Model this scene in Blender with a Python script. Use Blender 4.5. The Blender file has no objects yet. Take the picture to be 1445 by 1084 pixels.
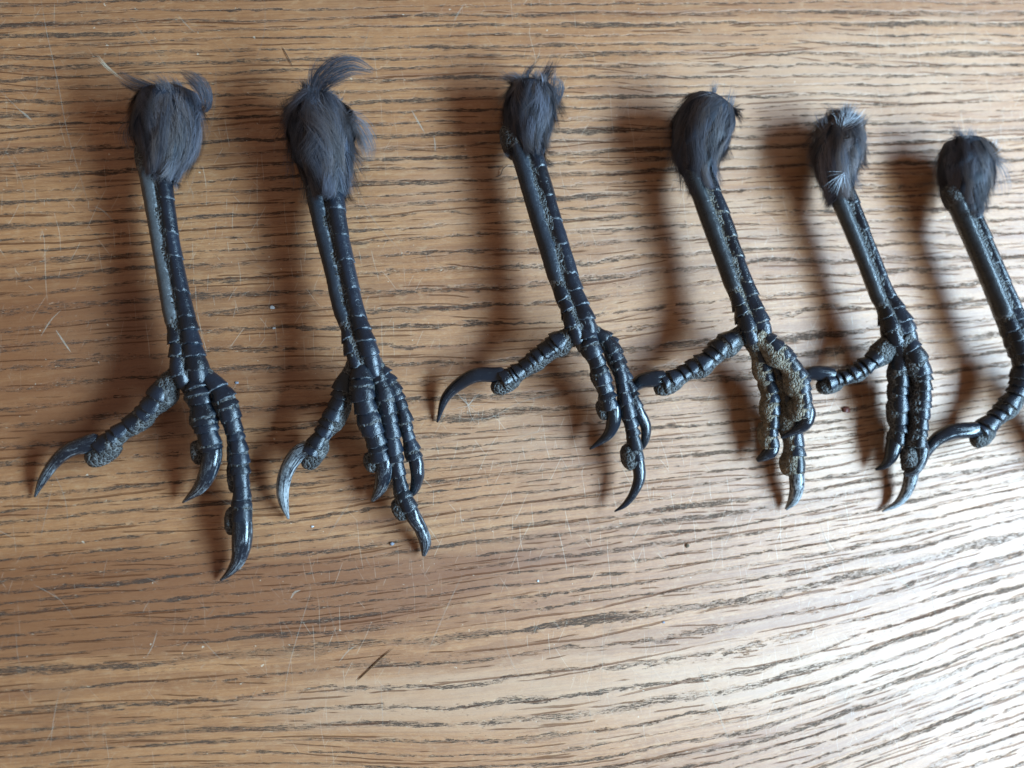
import bpy, math, random
import numpy as np
from mathutils import Vector, Matrix

R = math.radians
rng = np.random.default_rng(11)
random.seed(11)
sc = bpy.context.scene
COL = sc.collection
MM = 0.001

# ------------------------------------------------------------------ camera
PW, PH = 1445.0, 1084.0                      # photograph frame, used for taking positions
HFOV = R(68.0)
FPX = (PW/2)/math.tan(HFOV/2)
DIST = 214.0                                 # mm, lens to table along the axis
cam_d = bpy.data.cameras.new('camera')
cam = bpy.data.objects.new('camera', cam_d)
COL.objects.link(cam)
cam_d.sensor_width = 36.0
cam_d.lens = 18.0/math.tan(HFOV/2)
cam_d.clip_start = 0.01
cam_d.clip_end = 20.0
FW = np.array([math.tan(R(11.0)), math.tan(R(5.0)), -1.0]); FW /= np.linalg.norm(FW)   # leaning over to the right and away
RT = np.cross(FW, [0, 1.0, 0]); RT /= np.linalg.norm(RT)
UP = np.cross(RT, FW)
CAMP = -FW*DIST
cam.matrix_world = Matrix([[RT[i], UP[i], -FW[i], CAMP[i]*MM] for i in range(3)]+[[0, 0, 0, 1]])
cam_d.dof.use_dof = True
cam_d.dof.focus_distance = 0.203
cam_d.dof.aperture_fstop = 9.0
sc.camera = cam

# ------------------------------------------------------------------ world, window light, exposure
w = bpy.data.worlds.new('World')
sc.world = w
w.use_nodes = True
bg = w.node_tree.nodes['Background']
bg.inputs[0].default_value = (1.0, 0.82, 0.70, 1)
bg.inputs[1].default_value = 0.27
ld = bpy.data.lights.new('window_light', 'AREA')
ld.shape = 'RECTANGLE'
ld.size = 0.66
ld.size_y = 0.165
ld.energy = 19.6
ld.color = (0.47, 0.75, 1.0)
lo = bpy.data.objects.new('window_light', ld)
COL.objects.link(lo)
LDIR = Vector((1.0, -0.20, 0.77)).normalized()
lo.location = LDIR*0.66
lo.rotation_euler = (-LDIR).to_track_quat('-Z', 'Y').to_euler()
sc.view_settings.view_transform = 'Standard'
sc.view_settings.look = 'None'
sc.view_settings.exposure = 0.0
sc.cycles.use_denoising = True

# ------------------------------------------------------------------ helpers
def ray(px, py):
    return FW+RT*(px-PW/2)/FPX-UP*(py-PH/2)/FPX
def at(px, py, z=0.0):
    d = ray(px, py)
    k = (z-CAMP[2])/d[2]
    return CAMP+d*k
def mmpp(p):                                 # millimetres per photo pixel at a point
    return ((p-CAMP) @ FW)/FPX

def link(name, verts, faces, mat, parent=None, attrs=None, smooth=True, origin=None):
    me = bpy.data.meshes.new(name)
    v = np.asarray(verts, dtype=np.float64)
    if origin is not None: v = v-origin
    v = v*MM
    if isinstance(faces, np.ndarray):
        me.vertices.add(len(v)); me.vertices.foreach_set('co', v.astype(np.float32).ravel())
        n, k = faces.shape
        me.loops.add(n*k); me.loops.foreach_set('vertex_index', faces.astype(np.int32).ravel())
        me.polygons.add(n); me.polygons.foreach_set('loop_start', np.arange(0, n*k, k, dtype=np.int32))
        me.update(calc_edges=True)
    else:
        me.from_pydata([tuple(q) for q in v], [], faces)
    if smooth: me.polygons.foreach_set('use_smooth', np.ones(len(me.polygons), dtype=bool))
    for an, av in (attrs or {}).items():
        a = me.attributes.new(an, 'FLOAT', 'POINT')
        a.data.foreach_set('value', np.asarray(av, dtype=np.float32))
    me.materials.append(mat)
    o = bpy.data.objects.new(name, me)
    COL.objects.link(o)
    if parent is not None: o.parent = parent
    return o

def tag(o, label, cat, group=None):
    o['label'] = label; o['category'] = cat
    if group: o['group'] = group
    return o

def nrm(v): return v/np.maximum(np.linalg.norm(v, axis=-1, keepdims=True), 1e-9)

def spline(P, n):
    """Catmull-Rom through rows of P (any width), n samples evenly spread by length."""
    P = np.asarray(P, float)
    Q = np.vstack([2*P[0]-P[1], P, 2*P[-1]-P[-2]])
    out = []
    for i in range(len(P)-1):
        p0, p1, p2, p3 = Q[i:i+4]
        for t in np.linspace(0, 1, 24, endpoint=(i == len(P)-2)):
            out.append(.5*((2*p1)+(-p0+p2)*t+(2*p0-5*p1+4*p2-p3)*t*t+(-p0+3*p1-3*p2+p3)*t**3))
    out = np.array(out)
    d = np.r_[0, np.cumsum(np.linalg.norm(np.diff(out[:, :3], axis=0), axis=1))]
    s = np.linspace(0, d[-1], n)
    return np.stack([np.interp(s, d, out[:, k]) for k in range(out.shape[1])], 1), d[-1]

class Path:
    """A limb's centre line: rows (px, py, height mm, width px) become points, radii and frames."""
    prof = None
    def __init__(s, rows, n=80):
        P = []
        for px, py, z, wd in rows:
            p = at(px, py, z)
            P.append([*p, wd*mmpp(p)/2])
        S, s.len = spline(P, n)
        s.C = S[:, :3]; s.r = np.maximum(S[:, 3], 0.05)
        T = nrm(np.gradient(s.C, axis=0))
        up = np.array([0, 0, 1.0])
        N = nrm(up-(T @ up)[:, None]*T)
        s.T, s.N, s.S = T, N, np.cross(N, T)
        s.n = n
        s.u = np.linspace(0, 1, n)
    def samp(s, t):
        t = np.asarray(t, float)
        f = lambda A: np.stack([np.interp(t, s.u, A[:, k]) for k in range(3)], -1)
        return f(s.C), np.interp(t, s.u, s.r), f(s.N), f(s.S), f(s.T)
    def point(s, t, th, mul=1.0, off=0.0, flat=1.0):
        C, r, N, S, T = s.samp(t)
        q = np.cos(th)[..., None]*N*flat+np.sin(th)[..., None]*S
        if s.prof: mul = mul*s.prof(th)
        return C+(r*mul+off)[..., None]*q

def grid_faces(a, b, close=False):
    f = []
    for i in range(a-1):
        for j in range(b if close else b-1):
            k = (j+1) % b
            f.append((i*b+j, i*b+k, (i+1)*b+k, (i+1)*b+j))
    return f

def hash3(p, s):
    return np.sin(p @ np.array([12.9898, 78.233, 37.719])*s)

def lumpy(p, amp, f):
    """small smooth irregularity for organic surfaces"""
    x, y, z = p[..., 0]*f, p[..., 1]*f, p[..., 2]*f
    return amp*(np.sin(x*1.3+1.7*np.sin(y*1.1))+np.sin(y*1.7+1.3*np.sin(z*1.9))+np.sin(z*1.5+1.9*np.sin(x*.9+2)))/3

def tube(path, t0, t1, nr, na, mulf=None, flat=1.0, cap=True, lump=0.0, lf=1.0):
    ts = np.linspace(t0, t1, nr)
    th = np.linspace(0, 2*math.pi, na, endpoint=False)
    TT, TH = np.meshgrid(ts, th, indexing='ij')
    m = np.ones_like(TT) if mulf is None else mulf(TT, TH)
    V = path.point(TT, TH, m, 0.0*TT, flat)
    if lump:
        C = path.samp(TT)[0]
        V = V+nrm(V-C)*lumpy(V, lump, lf)[..., None]
    V = V.reshape(-1, 3)
    F = grid_faces(nr, na, True)
    if cap:
        F.append(tuple(range(na-1, -1, -1)))
        F.append(tuple((nr-1)*na+j for j in range(na)))
    return V, F, TT.ravel(), TH.ravel()

# ------------------------------------------------------------------ materials
class NG:
    def __init__(s, name):
        s.m = bpy.data.materials.new(name); s.m.use_nodes = True
        s.t = s.m.node_tree; s.b = s.t.nodes['Principled BSDF']
    def n(s, typ, **kw):
        nd = s.t.nodes.new(typ)
        for k, v in kw.items(): setattr(nd, k, v)
        return nd
    def put(s, sock, v):
        if v is None: return
        if isinstance(v, bpy.types.NodeSocket): s.t.links.new(v, sock)
        else:
            if isinstance(v, (tuple, list)) and len(v) == 3 and sock.type == 'RGBA': v = (*v, 1)
            sock.default_value = v
    def math(s, op, a, b=None, c=None, clamp=False):
        nd = s.n('ShaderNodeMath', operation=op); nd.use_clamp = clamp
        s.put(nd.inputs[0], a); s.put(nd.inputs[1], b); s.put(nd.inputs[2], c)
        return nd.outputs[0]
    def step(s, x, lo, hi, a=0.0, b=1.0):
        nd = s.n('ShaderNodeMapRange', interpolation_type='SMOOTHSTEP')
        s.put(nd.inputs[0], x)
        s.put(nd.inputs[1], lo); s.put(nd.inputs[2], hi); s.put(nd.inputs[3], a); s.put(nd.inputs[4], b)
        return nd.outputs[0]
    def mix(s, f, a, b, mode='MIX'):
        nd = s.n('ShaderNodeMix', data_type='RGBA', blend_type=mode)
        s.put(nd.inputs[0], f); s.put(nd.inputs[6], a); s.put(nd.inputs[7], b)
        return nd.outputs[2]
    def attr(s, name): return s.n('ShaderNodeAttribute', attribute_name=name).outputs['Fac']
    def vec(s, x, y, z=0.0):
        nd = s.n('ShaderNodeCombineXYZ')
        s.put(nd.inputs[0], x); s.put(nd.inputs[1], y); s.put(nd.inputs[2], z)
        return nd.outputs[0]
    def obj(s): return s.n('ShaderNodeTexCoord').outputs['Object']
    def noise(s, v, scale=1.0, detail=2.0, rough=.5, dist=0.0, dim='3D'):
        nd = s.n('ShaderNodeTexNoise', noise_dimensions=dim)
        s.put(nd.inputs['Vector'], v)
        nd.inputs['Scale'].default_value = scale; nd.inputs['Detail'].default_value = detail
        nd.inputs['Roughness'].default_value = rough; nd.inputs['Distortion'].default_value = dist
        return nd.outputs['Fac']
    def vor(s, v, scale, feature='F1', rnd=1.0):
        nd = s.n('ShaderNodeTexVoronoi', feature=feature)
        s.put(nd.inputs['Vector'], v); nd.inputs['Scale'].default_value = scale
        nd.inputs['Randomness'].default_value = rnd
        return nd.outputs['Distance']
    def bump(s, h, dist, strength=1.0, normal=None):
        nd = s.n('ShaderNodeBump'); nd.inputs['Strength'].default_value = strength
        nd.inputs['Distance'].default_value = dist
        s.put(nd.inputs['Height'], h); s.put(nd.inputs['Normal'], normal)
        return nd.outputs[0]
    def out(s, col=None, rough=None, normal=None, spec=None, **kw):
        s.put(s.b.inputs['Base Color'], col); s.put(s.b.inputs['Roughness'], rough)
        s.put(s.b.inputs['Normal'], normal); s.put(s.b.inputs['Specular IOR Level'], spec)
        for k, v in kw.items(): s.put(s.b.inputs[k], v)
        return s.m

def oak_material():
    g = NG('worn_oak')
    M = g.math
    x = g.attr('along'); v = g.attr('across'); p = g.attr('ring')
    V = lambda sx, sv, z=0.0: g.vec(M('MULTIPLY', x, sx), M('MULTIPLY', v, sv), z)
    # growth rings: the porous band of each ring
    wob = g.noise(V(.035, .16, 3.1), 1, 3, .55)
    pp = M('ADD', p, M('MULTIPLY_ADD', wob, 1.1, -.55))
    fr = M('FRACT', pp)
    rid = M('FLOOR', pp)
    tri = M('ABSOLUTE', M('SUBTRACT', fr, .5))                         # 0 in the band's middle
    wn = g.noise(V(.018, .05, 9.0), 1, 2, .5)
    wn2 = g.n('ShaderNodeTexWhiteNoise', noise_dimensions='1D'); g.put(wn2.inputs['W'], rid)
    width = M('ADD', M('MULTIPLY_ADD', wn, .42, -.05), M('MULTIPLY_ADD', wn2.outputs[0], .16, -.10))
    width = M('MAXIMUM', width, .05)
    edge = g.noise(V(.22, .9, 5.0), 1, 4, .65)
    tri2 = M('ADD', tri, M('MULTIPLY_ADD', edge, .60, -.30))
    band = M('SUBTRACT', 1.0, g.step(tri2, M('MULTIPLY', width, .55), M('MULTIPLY', width, 1.25)))
    # vessels: short dark dashes, thick in the band, a few elsewhere
    d1 = g.noise(V(.27, 3.6, 1.0), 1, 3.5, .62)
    d2 = g.noise(V(.80, 8.5, 7.0), 1, 3, .65)
    dash = M('MULTIPLY_ADD', d2, .48, M('MULTIPLY', d1, .52))
    gate = g.noise(V(.028, .30, 21.0), 1, 2, .5)
    thr = M('MULTIPLY_ADD', band, -.142, .647)
    thr = M('ADD', thr, M('MULTIPLY_ADD', gate, -.34, .170))
    pore = g.step(dash, thr, M('ADD', thr, .028))
    # long straight checks
    def lines(rowh, seed, seglen, wid, prob, slope):
        vv = M('ADD', v, M('MULTIPLY', x, slope))
        vv = M('ADD', vv, M('MULTIPLY_ADD', g.noise(V(.012, .02, seed), 1, 1, .5), 10.0, -5.0))
        vv = M('ADD', vv, M('MULTIPLY_ADD', g.noise(V(.10, .02, seed+2), 1, 2, .5), .9, -.45))
        q = M('DIVIDE', vv, rowh)
        row = M('FLOOR', q); f = M('FRACT', q)
        wh = g.n('ShaderNodeTexWhiteNoise', noise_dimensions='1D'); g.put(wh.inputs['W'], M('ADD', row, seed))
        c = M('MULTIPLY_ADD', wh.outputs[0], .7, .15)
        dist = M('MULTIPLY', M('ABSOLUTE', M('SUBTRACT', f, c)), rowh)   # mm
        seg = g.noise(g.vec(M('MULTIPLY', x, 1/seglen), M('MULTIPLY', row, 7.3), seed), 1, 2, .5)
        str_ = g.step(seg, prob, prob+.10)
        wdt = M('MULTIPLY_ADD', str_, wid, .01)
        return M('MULTIPLY', str_, M('SUBTRACT', 1.0, g.step(dist, M('MULTIPLY', wdt, .45), wdt)))
    l1 = lines(6.3, 13.0, 30.0, .30, .47, .015)
    l2 = lines(2.4, 41.0, 15.0, .20, .49, -.02)
    line = M('MAXIMUM', l1, l2)
    # colour
    big = g.noise(V(.012, .05, 2.0), 1, 3, .5)
    fine = g.noise(V(.06, 1.9, 4.0), 1, 4, .65)
    silk = g.noise(V(.7, 6.0, 8.0), 1, 4, .7)
    base = g.mix(big, (.295, .108, .033), (.46, .222, .092))
    base = g.mix(M('MULTIPLY', g.step(fine, .40, .66), .62), base, (.215, .082, .031))
    base = g.mix(M('MULTIPLY', g.step(silk, .48, .70), .38), base, (.50, .30, .165))
    late = g.mix(M('MULTIPLY', band, .42), base, (.17, .075, .032))
    tone = g.n('ShaderNodeTexWhiteNoise', noise_dimensions='1D'); g.put(tone.inputs['W'], M('ADD', rid, .37))
    late = g.mix(M('MULTIPLY', g.step(tone.outputs[0], .55, 1.0), .38), late, (.19, .070, .026))
    mot = g.noise(V(.30, .55, 61.0), 1, 5, .7)
    late = g.mix(M('MULTIPLY', g.step(mot, .50, .72), .30), late, (.52, .33, .18))
    late = g.mix(M('MULTIPLY', g.step(mot, .48, .30), .35), late, (.17, .070, .026))
    redn = g.noise(V(.02, .35, 31.0), 1, 2, .5)
    late = g.mix(M('MULTIPLY', g.step(redn, .58, .74), .38), late, (.20, .070, .030))
    ht = M('ADD', g.attr('heart_falloff'), M('MULTIPLY_ADD', g.noise(V(.03, .22, 71.0), 1, 4, .6), .9, -.45))
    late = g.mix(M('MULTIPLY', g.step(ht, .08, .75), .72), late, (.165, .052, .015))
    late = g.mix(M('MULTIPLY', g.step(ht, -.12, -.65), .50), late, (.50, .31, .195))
    pc = g.mix(g.noise(V(.1, 1.2, 15.0), 1, 2, .5), (.026, .012, .007), (.085, .050, .032))
    col = g.mix(M('MULTIPLY', pore, .90), late, pc)
    col = g.mix(M('MULTIPLY', line, .66), col, (.105, .034, .013))
    # grey bleached wear beside the vessels, pale rubbed flecks
    fl = g.noise(V(.55, 3.2, 51.0), 1, 3, .6)
    fleck = M('MULTIPLY', g.step(fl, .63, .70), g.step(M('ADD', band, M('MULTIPLY', gate, .5)), .3, .9))
    col = g.mix(M('MULTIPLY', fleck, .55), col, (.62, .50, .36))
    ob = g.obj()
    sx = g.n('ShaderNodeSeparateXYZ'); g.put(sx.inputs[0], ob)
    def hair(deg, rowh, seglen, wid, prob, seed):
        c, s_ = math.cos(R(deg))*1000, math.sin(R(deg))*1000
        u = M('ADD', M('MULTIPLY', sx.outputs[0], c), M('MULTIPLY', sx.outputs[1], s_))
        q = M('ADD', M('MULTIPLY', sx.outputs[0], -s_), M('MULTIPLY', sx.outputs[1], c))
        q = M('ADD', q, M('MULTIPLY_ADD', g.noise(g.vec(M('MULTIPLY', u, .03), M('MULTIPLY', q, .02), seed), 1, 2, .5), 8.0, -4.0))
        q = M('DIVIDE', q, rowh)
        row = M('FLOOR', q); f = M('FRACT', q)
        wh = g.n('ShaderNodeTexWhiteNoise', noise_dimensions='1D'); g.put(wh.inputs['W'], M('ADD', row, seed))
        d = M('MULTIPLY', M('ABSOLUTE', M('SUBTRACT', f, M('MULTIPLY_ADD', wh.outputs[0], .7, .15))), rowh)
        seg = g.noise(g.vec(M('MULTIPLY', u, 1/seglen), M('MULTIPLY', row, 5.7), seed), 1, 3, .6)
        return M('MULTIPLY', g.step(seg, prob, prob+.09), M('SUBTRACT', 1.0, g.step(d, wid*.4, wid)))
    hs = M('MAXIMUM', hair(98, 4.1, 12, .13, .52, 3.0), hair(64, 5.3, 9, .12, .53, 11.0))
    hs = M('MAXIMUM', hs, hair(128, 6.7, 8, .12, .54, 23.0))
    hs = M('MAXIMUM', hs, hair(84, 2.6, 6, .10, .56, 37.0))
    col = g.mix(M('MULTIPLY', M('MULTIPLY', hs, .30), g.step(g.noise(ob, 14, 2, .5), .38, .62)), col, (.64, .54, .42))
    drk = g.noise(V(.9, 4.5, 91.0), 1, 3, .7)
    col = g.mix(g.step(drk, .60, .72, 0, .45), col, (.11, .045, .020))
    stn = g.noise(ob, 38, 5, .65)
    col = g.mix(g.step(stn, .60, .76, 0, .40), col, (.15, .075, .038))
    spk = g.noise(ob, 620, 2, .6)
    col = g.mix(g.step(spk, .72, .76, 0, .55), col, (.66, .56, .43))
    grime = g.noise(ob, 22, 4, .6)
    col = g.mix(M('MULTIPLY', g.step(grime, .52, .78), .28), col, (.20, .115, .06))
    # relief and sheen
    h = M('ADD', M('MULTIPLY', pore, -1.0), M('MULTIPLY', line, -.8))
    h = M('ADD', h, M('MULTIPLY', fine, .35))
    h = M('ADD', h, M('MULTIPLY', silk, .22))
    h = M('ADD', h, M('MULTIPLY', band, -.35))
    scf = g.noise(ob, 1500, 2, .6)
    h = M('ADD', h, M('MULTIPLY', scf, .12))
    nrmv = g.bump(h, .00026, .9)
    rg = M('ADD', .49, M('MULTIPLY', pore, .25))
    rg = M('ADD', rg, M('MULTIPLY_ADD', grime, .16, -.08))
    return g.out(col, rg, nrmv, M('MULTIPLY_ADD', M('MAXIMUM', pore, line), -.42, .80))

def skin_material(name, dust, brown):
    g = NG(name); M = g.math; ob = g.obj()
    warp = g.n('ShaderNodeVectorMath', operation='ADD')
    nn = g.n('ShaderNodeTexNoise'); g.put(nn.inputs['Vector'], ob); nn.inputs['Scale'].default_value = 900
    sc_ = g.n('ShaderNodeVectorMath', operation='SCALE'); g.put(sc_.inputs[0], nn.outputs['Color']); sc_.inputs['Scale'].default_value = .0004
    g.put(warp.inputs[0], ob); g.put(warp.inputs[1], sc_.outputs[0])
    cell = g.vor(warp.outputs[0], 900, 'DISTANCE_TO_EDGE')
    seam = M('SUBTRACT', 1.0, g.step(cell, .02, .17))
    tiny = g.vor(warp.outputs[0], 2100, 'F1')
    pat = g.noise(ob, 260, 3, .6)
    col = g.mix(pat, (.014, .014, .016), (.050, .047, .045)) if dust < .6 else g.mix(pat, (.055, .045, .032), (.20, .155, .10))
    dm = M('MULTIPLY', seam, g.step(pat, .35, .60, .20+.25*dust, .62+.38*dust))
    col = g.mix(dm, col, (.27, .235, .185) if brown else (.21, .21, .205))
    d2 = g.noise(ob, 420, 4, .7)
    col = g.mix(g.step(d2, .66-.22*dust, .80-.14*dust, 0, .75*dust+.12), col, (.35, .27, .18) if brown else (.20, .195, .185))
    h = M('ADD', M('MULTIPLY', g.step(cell, 0.0, .25), 1.0), M('MULTIPLY', tiny, -.5))
    return g.out(col, M('MULTIPLY_ADD', dm, .25, .48), g.bump(h, .00050, .95), .4)

def scute_material(name, dust, brown, lo=(.002, .004, .007), hi=(.012, .018, .030)):
    g = NG(name); M = g.math; ob = g.obj()
    e = g.attr('rim')
    pat = g.noise(ob, 330, 3, .6)
    scr = g.noise(ob, 1700, 3, .65)
    rnd = g.n('ShaderNodeObjectInfo').outputs['Random']
    col = g.mix(M('MULTIPLY_ADD', rnd, .7, M('MULTIPLY_ADD', pat, .8, -.25), clamp=True), lo, hi)
    rim = M('MULTIPLY', g.step(M('ADD', e, M('MULTIPLY_ADD', scr, 1.3, -.65)), .60, .95), g.step(g.noise(ob, 620, 3, .65), .42, .62))
    col = g.mix(M('MULTIPLY', rim, .58), col, (.34, .27, .18) if brown else (.27, .29, .31))
    dd = g.noise(ob, 520, 5, .75)
    dm = g.step(dd, .70-.22*dust, .84-.16*dust, 0, .22+.6*dust)
    col = g.mix(dm, col, (.30, .23, .15) if brown else (.19, .175, .155))
    wr = g.noise(ob, 850, 4, .7, 1.2)
    h = M('ADD', M('ADD', M('MULTIPLY', scr, .5), M('MULTIPLY', pat, .8)), M('MULTIPLY', wr, .9))
    rg = M('ADD', M('MULTIPLY_ADD', pat, .30, .13), M('MULTIPLY', M('MAXIMUM', rim, dm), .3))
    return g.out(col, rg, g.bump(h, .00026, .5), .50)

def claw_material(name, wear):
    g = NG(name); M = g.math; ob = g.obj()
    e = g.attr('rim')                            # 0 at the root, 1 at the tip
    an = g.attr('ang')
    st = g.noise(g.vec(M('MULTIPLY', e, 3.5), M('MULTIPLY', M('COSINE', an), 2.6), M('MULTIPLY', M('SINE', an), 2.6)), 1.6, 5, .68)
    st = M('MULTIPLY_ADD', g.noise(ob, 1500, 2, .6), .2, M('MULTIPLY', st, .8))
    col = g.mix(g.noise(ob, 200, 2, .5), (.003, .005, .008), (.011, .017, .027))
    wm = g.step(M('ADD', st, M('MULTIPLY', e, .08)), .64-.11*wear, .76-.06*wear, 0, .20+.45*wear)
    col = g.mix(wm, col, (.30, .32, .335))
    h = M('ADD', M('MULTIPLY', st, 1.0), M('MULTIPLY', g.noise(ob, 2200, 2, .6), .4))
    return g.out(col, M('MULTIPLY_ADD', wm, .25, .15), g.bump(h, .00014, .45), .55)

def feather_material(name, tone=1.0, brown=.5):
    g = NG(name); M = g.math
    r = g.attr('shade'); tip = g.attr('tip')
    c = g.mix(M('POWER', r, 1.7), (.010*tone, .014*tone, .025*tone), (.160*tone, .178*tone, .245*tone))
    bm = M('MULTIPLY', g.step(g.attr('lock'), 1-brown-.15, 1-brown+.25), .75)
    c = g.mix(bm, c, (.130*tone, .097*tone, .086*tone))
    c = g.mix(M('MULTIPLY', tip, .42), c, (.185*tone, .145*tone, .125*tone))
    return g.out(c, .62, None, .35)

def plain(name, col, rough=.6, spec=.3, alpha=None):
    g = NG(name)
    n_ = g.noise(g.obj(), 900, 3, .6)
    c = g.mix(n_, tuple(k*.7 for k in col), tuple(min(1, k*1.25) for k in col))
    g.out(c, rough, None, spec)
    if alpha is not None:
        g.put(g.b.inputs['Alpha'], g.math('MULTIPLY', g.attr('fade'), alpha))
    return g.m

OAK = oak_material()
MATS = {}
for k, (du, br) in {'clean': (.24, False), 'grey': (.22, False), 'light': (.28, True), 'dusty': (.85, True)}.items():
    MATS[k] = dict(skin=skin_material('reticulated_skin_'+k, du, br),
                   scute=scute_material('horn_scute_'+k, du*.55, br),
                   claw=claw_material('claw_horn_'+k, {'clean': .25, 'grey': .95, 'light': .3, 'dusty': .5}[k]))
PALE_CLAW = claw_material('claw_horn_pale', 1.75)
PLATE = {'clean': scute_material('side_plate_clean', .12, False, (.007, .011, .016), (.026, .034, .047)),
         'grey': scute_material('side_plate_grey', .60, False, (.020, .023, .026), (.064, .069, .074)),
         'dusty': scute_material('side_plate_dusty', .22, False, (.012, .015, .018), (.040, .046, .053))}
FEATHER = feather_material('slate_feather', .80, .36)
FEATHER_BROWN = feather_material('brown_grey_feather', 1.05, .6)
FEATHER_DARK = feather_material('dark_feather', .55, .15)
FLUFF = plain('white_fluff', (.50, .54, .60), .8)

# ------------------------------------------------------------------ the oak table
# flow of the grain: (ring number, heights of one grain line at five stations across the board)
STX = [0, 360, 720, 1080, 1445]
FLOW = [(-12, -300, -300, -300, -300, -300),
        (0, 0, -8, -14, -18, -18), (5, 100, 88, 82, 81, 83), (9, 190, 175, 165, 160, 150),
        (13.5, 300, 282, 262, 245, 235), (17, 380, 355, 335, 322, 318), (20, 475, 450, 445, 400, 385),
        (22.2, 560, 535, 520, 490, 460), (25, 670, 640, 615, 585, 540), (29, 770, 735, 690, 650, 590),
        (37, 934, 905, 866, 818, 735), (38, 966, 940, 918, 870, 775), (39, 1020, 995, 962, 915, 812),
        (41, 1065, 1042, 1045, 985, 856), (43.3, 1120, 1095, 1100, 1042, 912), (47, 1190, 1170, 1170, 1120, 990),
        (57, 1440, 1430, 1440, 1400, 1280)]
def build_table():
    nx, ny = 200, 170
    xs = np.linspace(-260, 260, nx); ys = np.linspace(-205, 215, ny)
    X, Y = np.meshgrid(xs, ys, indexing='ij')
    D = np.stack([X, Y, 0*X], -1)-CAMP
    dep = np.maximum(D @ FW, 40)
    px = PW/2+(D @ RT)/dep*FPX; py = PH/2-(D @ UP)/dep*FPX   # the grain was read off the photograph at these places
    ring = np.zeros_like(X); acr = np.zeros_like(X)
    rn = np.array([f[0] for f in FLOW], float)*1.35
    av = np.array([np.mean(f[1:]) for f in FLOW])/5.0
    for i, j in np.ndindex(nx, ny):
        q = px[i, j]
        hs = []
        for f in FLOW:
            S = np.array(f[1:], float)
            if q < 0: hs.append(S[0]+(q)*(S[1]-S[0])/360)
            elif q > 1445: hs.append(S[4]+(q-1445)*(S[4]-S[3])/365*.6)
            else:
                k = min(int(np.searchsorted(STX, q, 'right'))-1, 3)
                t = (q-STX[k])/(STX[k+1]-STX[k])
                m = [(S[min(j+1, 4)]-S[max(j-1, 0)])/(STX[min(j+1, 4)]-STX[max(j-1, 0)]) for j in (k, k+1)]
                hh = STX[k+1]-STX[k]
                hs.append((2*t**3-3*t*t+1)*S[k]+(t**3-2*t*t+t)*hh*m[0]+(-2*t**3+3*t*t)*S[k+1]+(t**3-t*t)*hh*m[1])
        hs = np.maximum.accumulate(np.array(hs)+np.arange(len(hs))*.01)
        ring[i, j] = np.interp(py[i, j], hs, rn); acr[i, j] = np.interp(py[i, j], hs, av)
    def blur(A):
        for _ in range(5):
            A[:, 1:-1] = (A[:, :-2]+A[:, 1:-1]*2+A[:, 2:])/4
        return A
    ring = blur(ring); acr = blur(acr)
    # darker red heartwood, with light falloff painted in at lower left, and pale rubbed sapwood, as patches drawn out along the grain
    heart_falloff = np.zeros_like(X)
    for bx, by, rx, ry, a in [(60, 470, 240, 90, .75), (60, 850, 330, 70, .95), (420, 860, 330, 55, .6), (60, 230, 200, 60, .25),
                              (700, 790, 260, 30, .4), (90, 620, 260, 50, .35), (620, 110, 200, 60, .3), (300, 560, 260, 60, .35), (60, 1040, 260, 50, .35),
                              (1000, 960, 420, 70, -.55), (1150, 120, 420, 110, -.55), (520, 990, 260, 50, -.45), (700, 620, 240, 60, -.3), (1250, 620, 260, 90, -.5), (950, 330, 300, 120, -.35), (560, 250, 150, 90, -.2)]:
        heart_falloff += (1.25*a if a > 0 else a)*np.exp(-((px-bx)/rx)**2-((py-by+(px-bx)*.08)/ry)**2)
    top = np.stack([X, Y, 0*X], -1).reshape(-1, 3)
    F = [(a, d, c, b) for a, b, c, d in grid_faces(nx, ny)]
    # the board's thickness with an eased edge
    loop = [i*ny for i in range(nx)]+[(nx-1)*ny+j for j in range(1, ny)]+[i*ny+ny-1 for i in range(nx-2, -1, -1)]+[j for j in range(ny-2, 0, -1)]
    V = [tuple(q) for q in top]; base = len(V)
    ra, aa, la, ha = list(ring.ravel()), list(acr.ravel()), list(X.ravel()), list(heart_falloff.ravel())
    for dz, grow in ((-2.0, 1.6), (-25.0, 1.6)):
        for q in loop:
            vx, vy, _ = V[q]
            V.append((vx+(grow if vx > 259 else -grow if vx < -259 else 0), vy+(grow if vy > 214 else -grow if vy < -204 else 0), dz))
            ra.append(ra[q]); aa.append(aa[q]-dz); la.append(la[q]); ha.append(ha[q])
    L = len(loop)
    for i in range(L):
        j = (i+1) % L
        F.append((loop[j], loop[i], base+i, base+j))
        F.append((base+j, base+i, base+L+i, base+L+j))
    F.append(tuple(base+L+i for i in range(L)))
    o = link('table', V, F, OAK, None, {'ring': ra, 'across': aa, 'along': la, 'heart_falloff': ha}, smooth=False)
    tag(o, 'worn oak tabletop with dark grain and pale scratches under the bird feet', 'table')
    return o
table = build_table()

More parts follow.
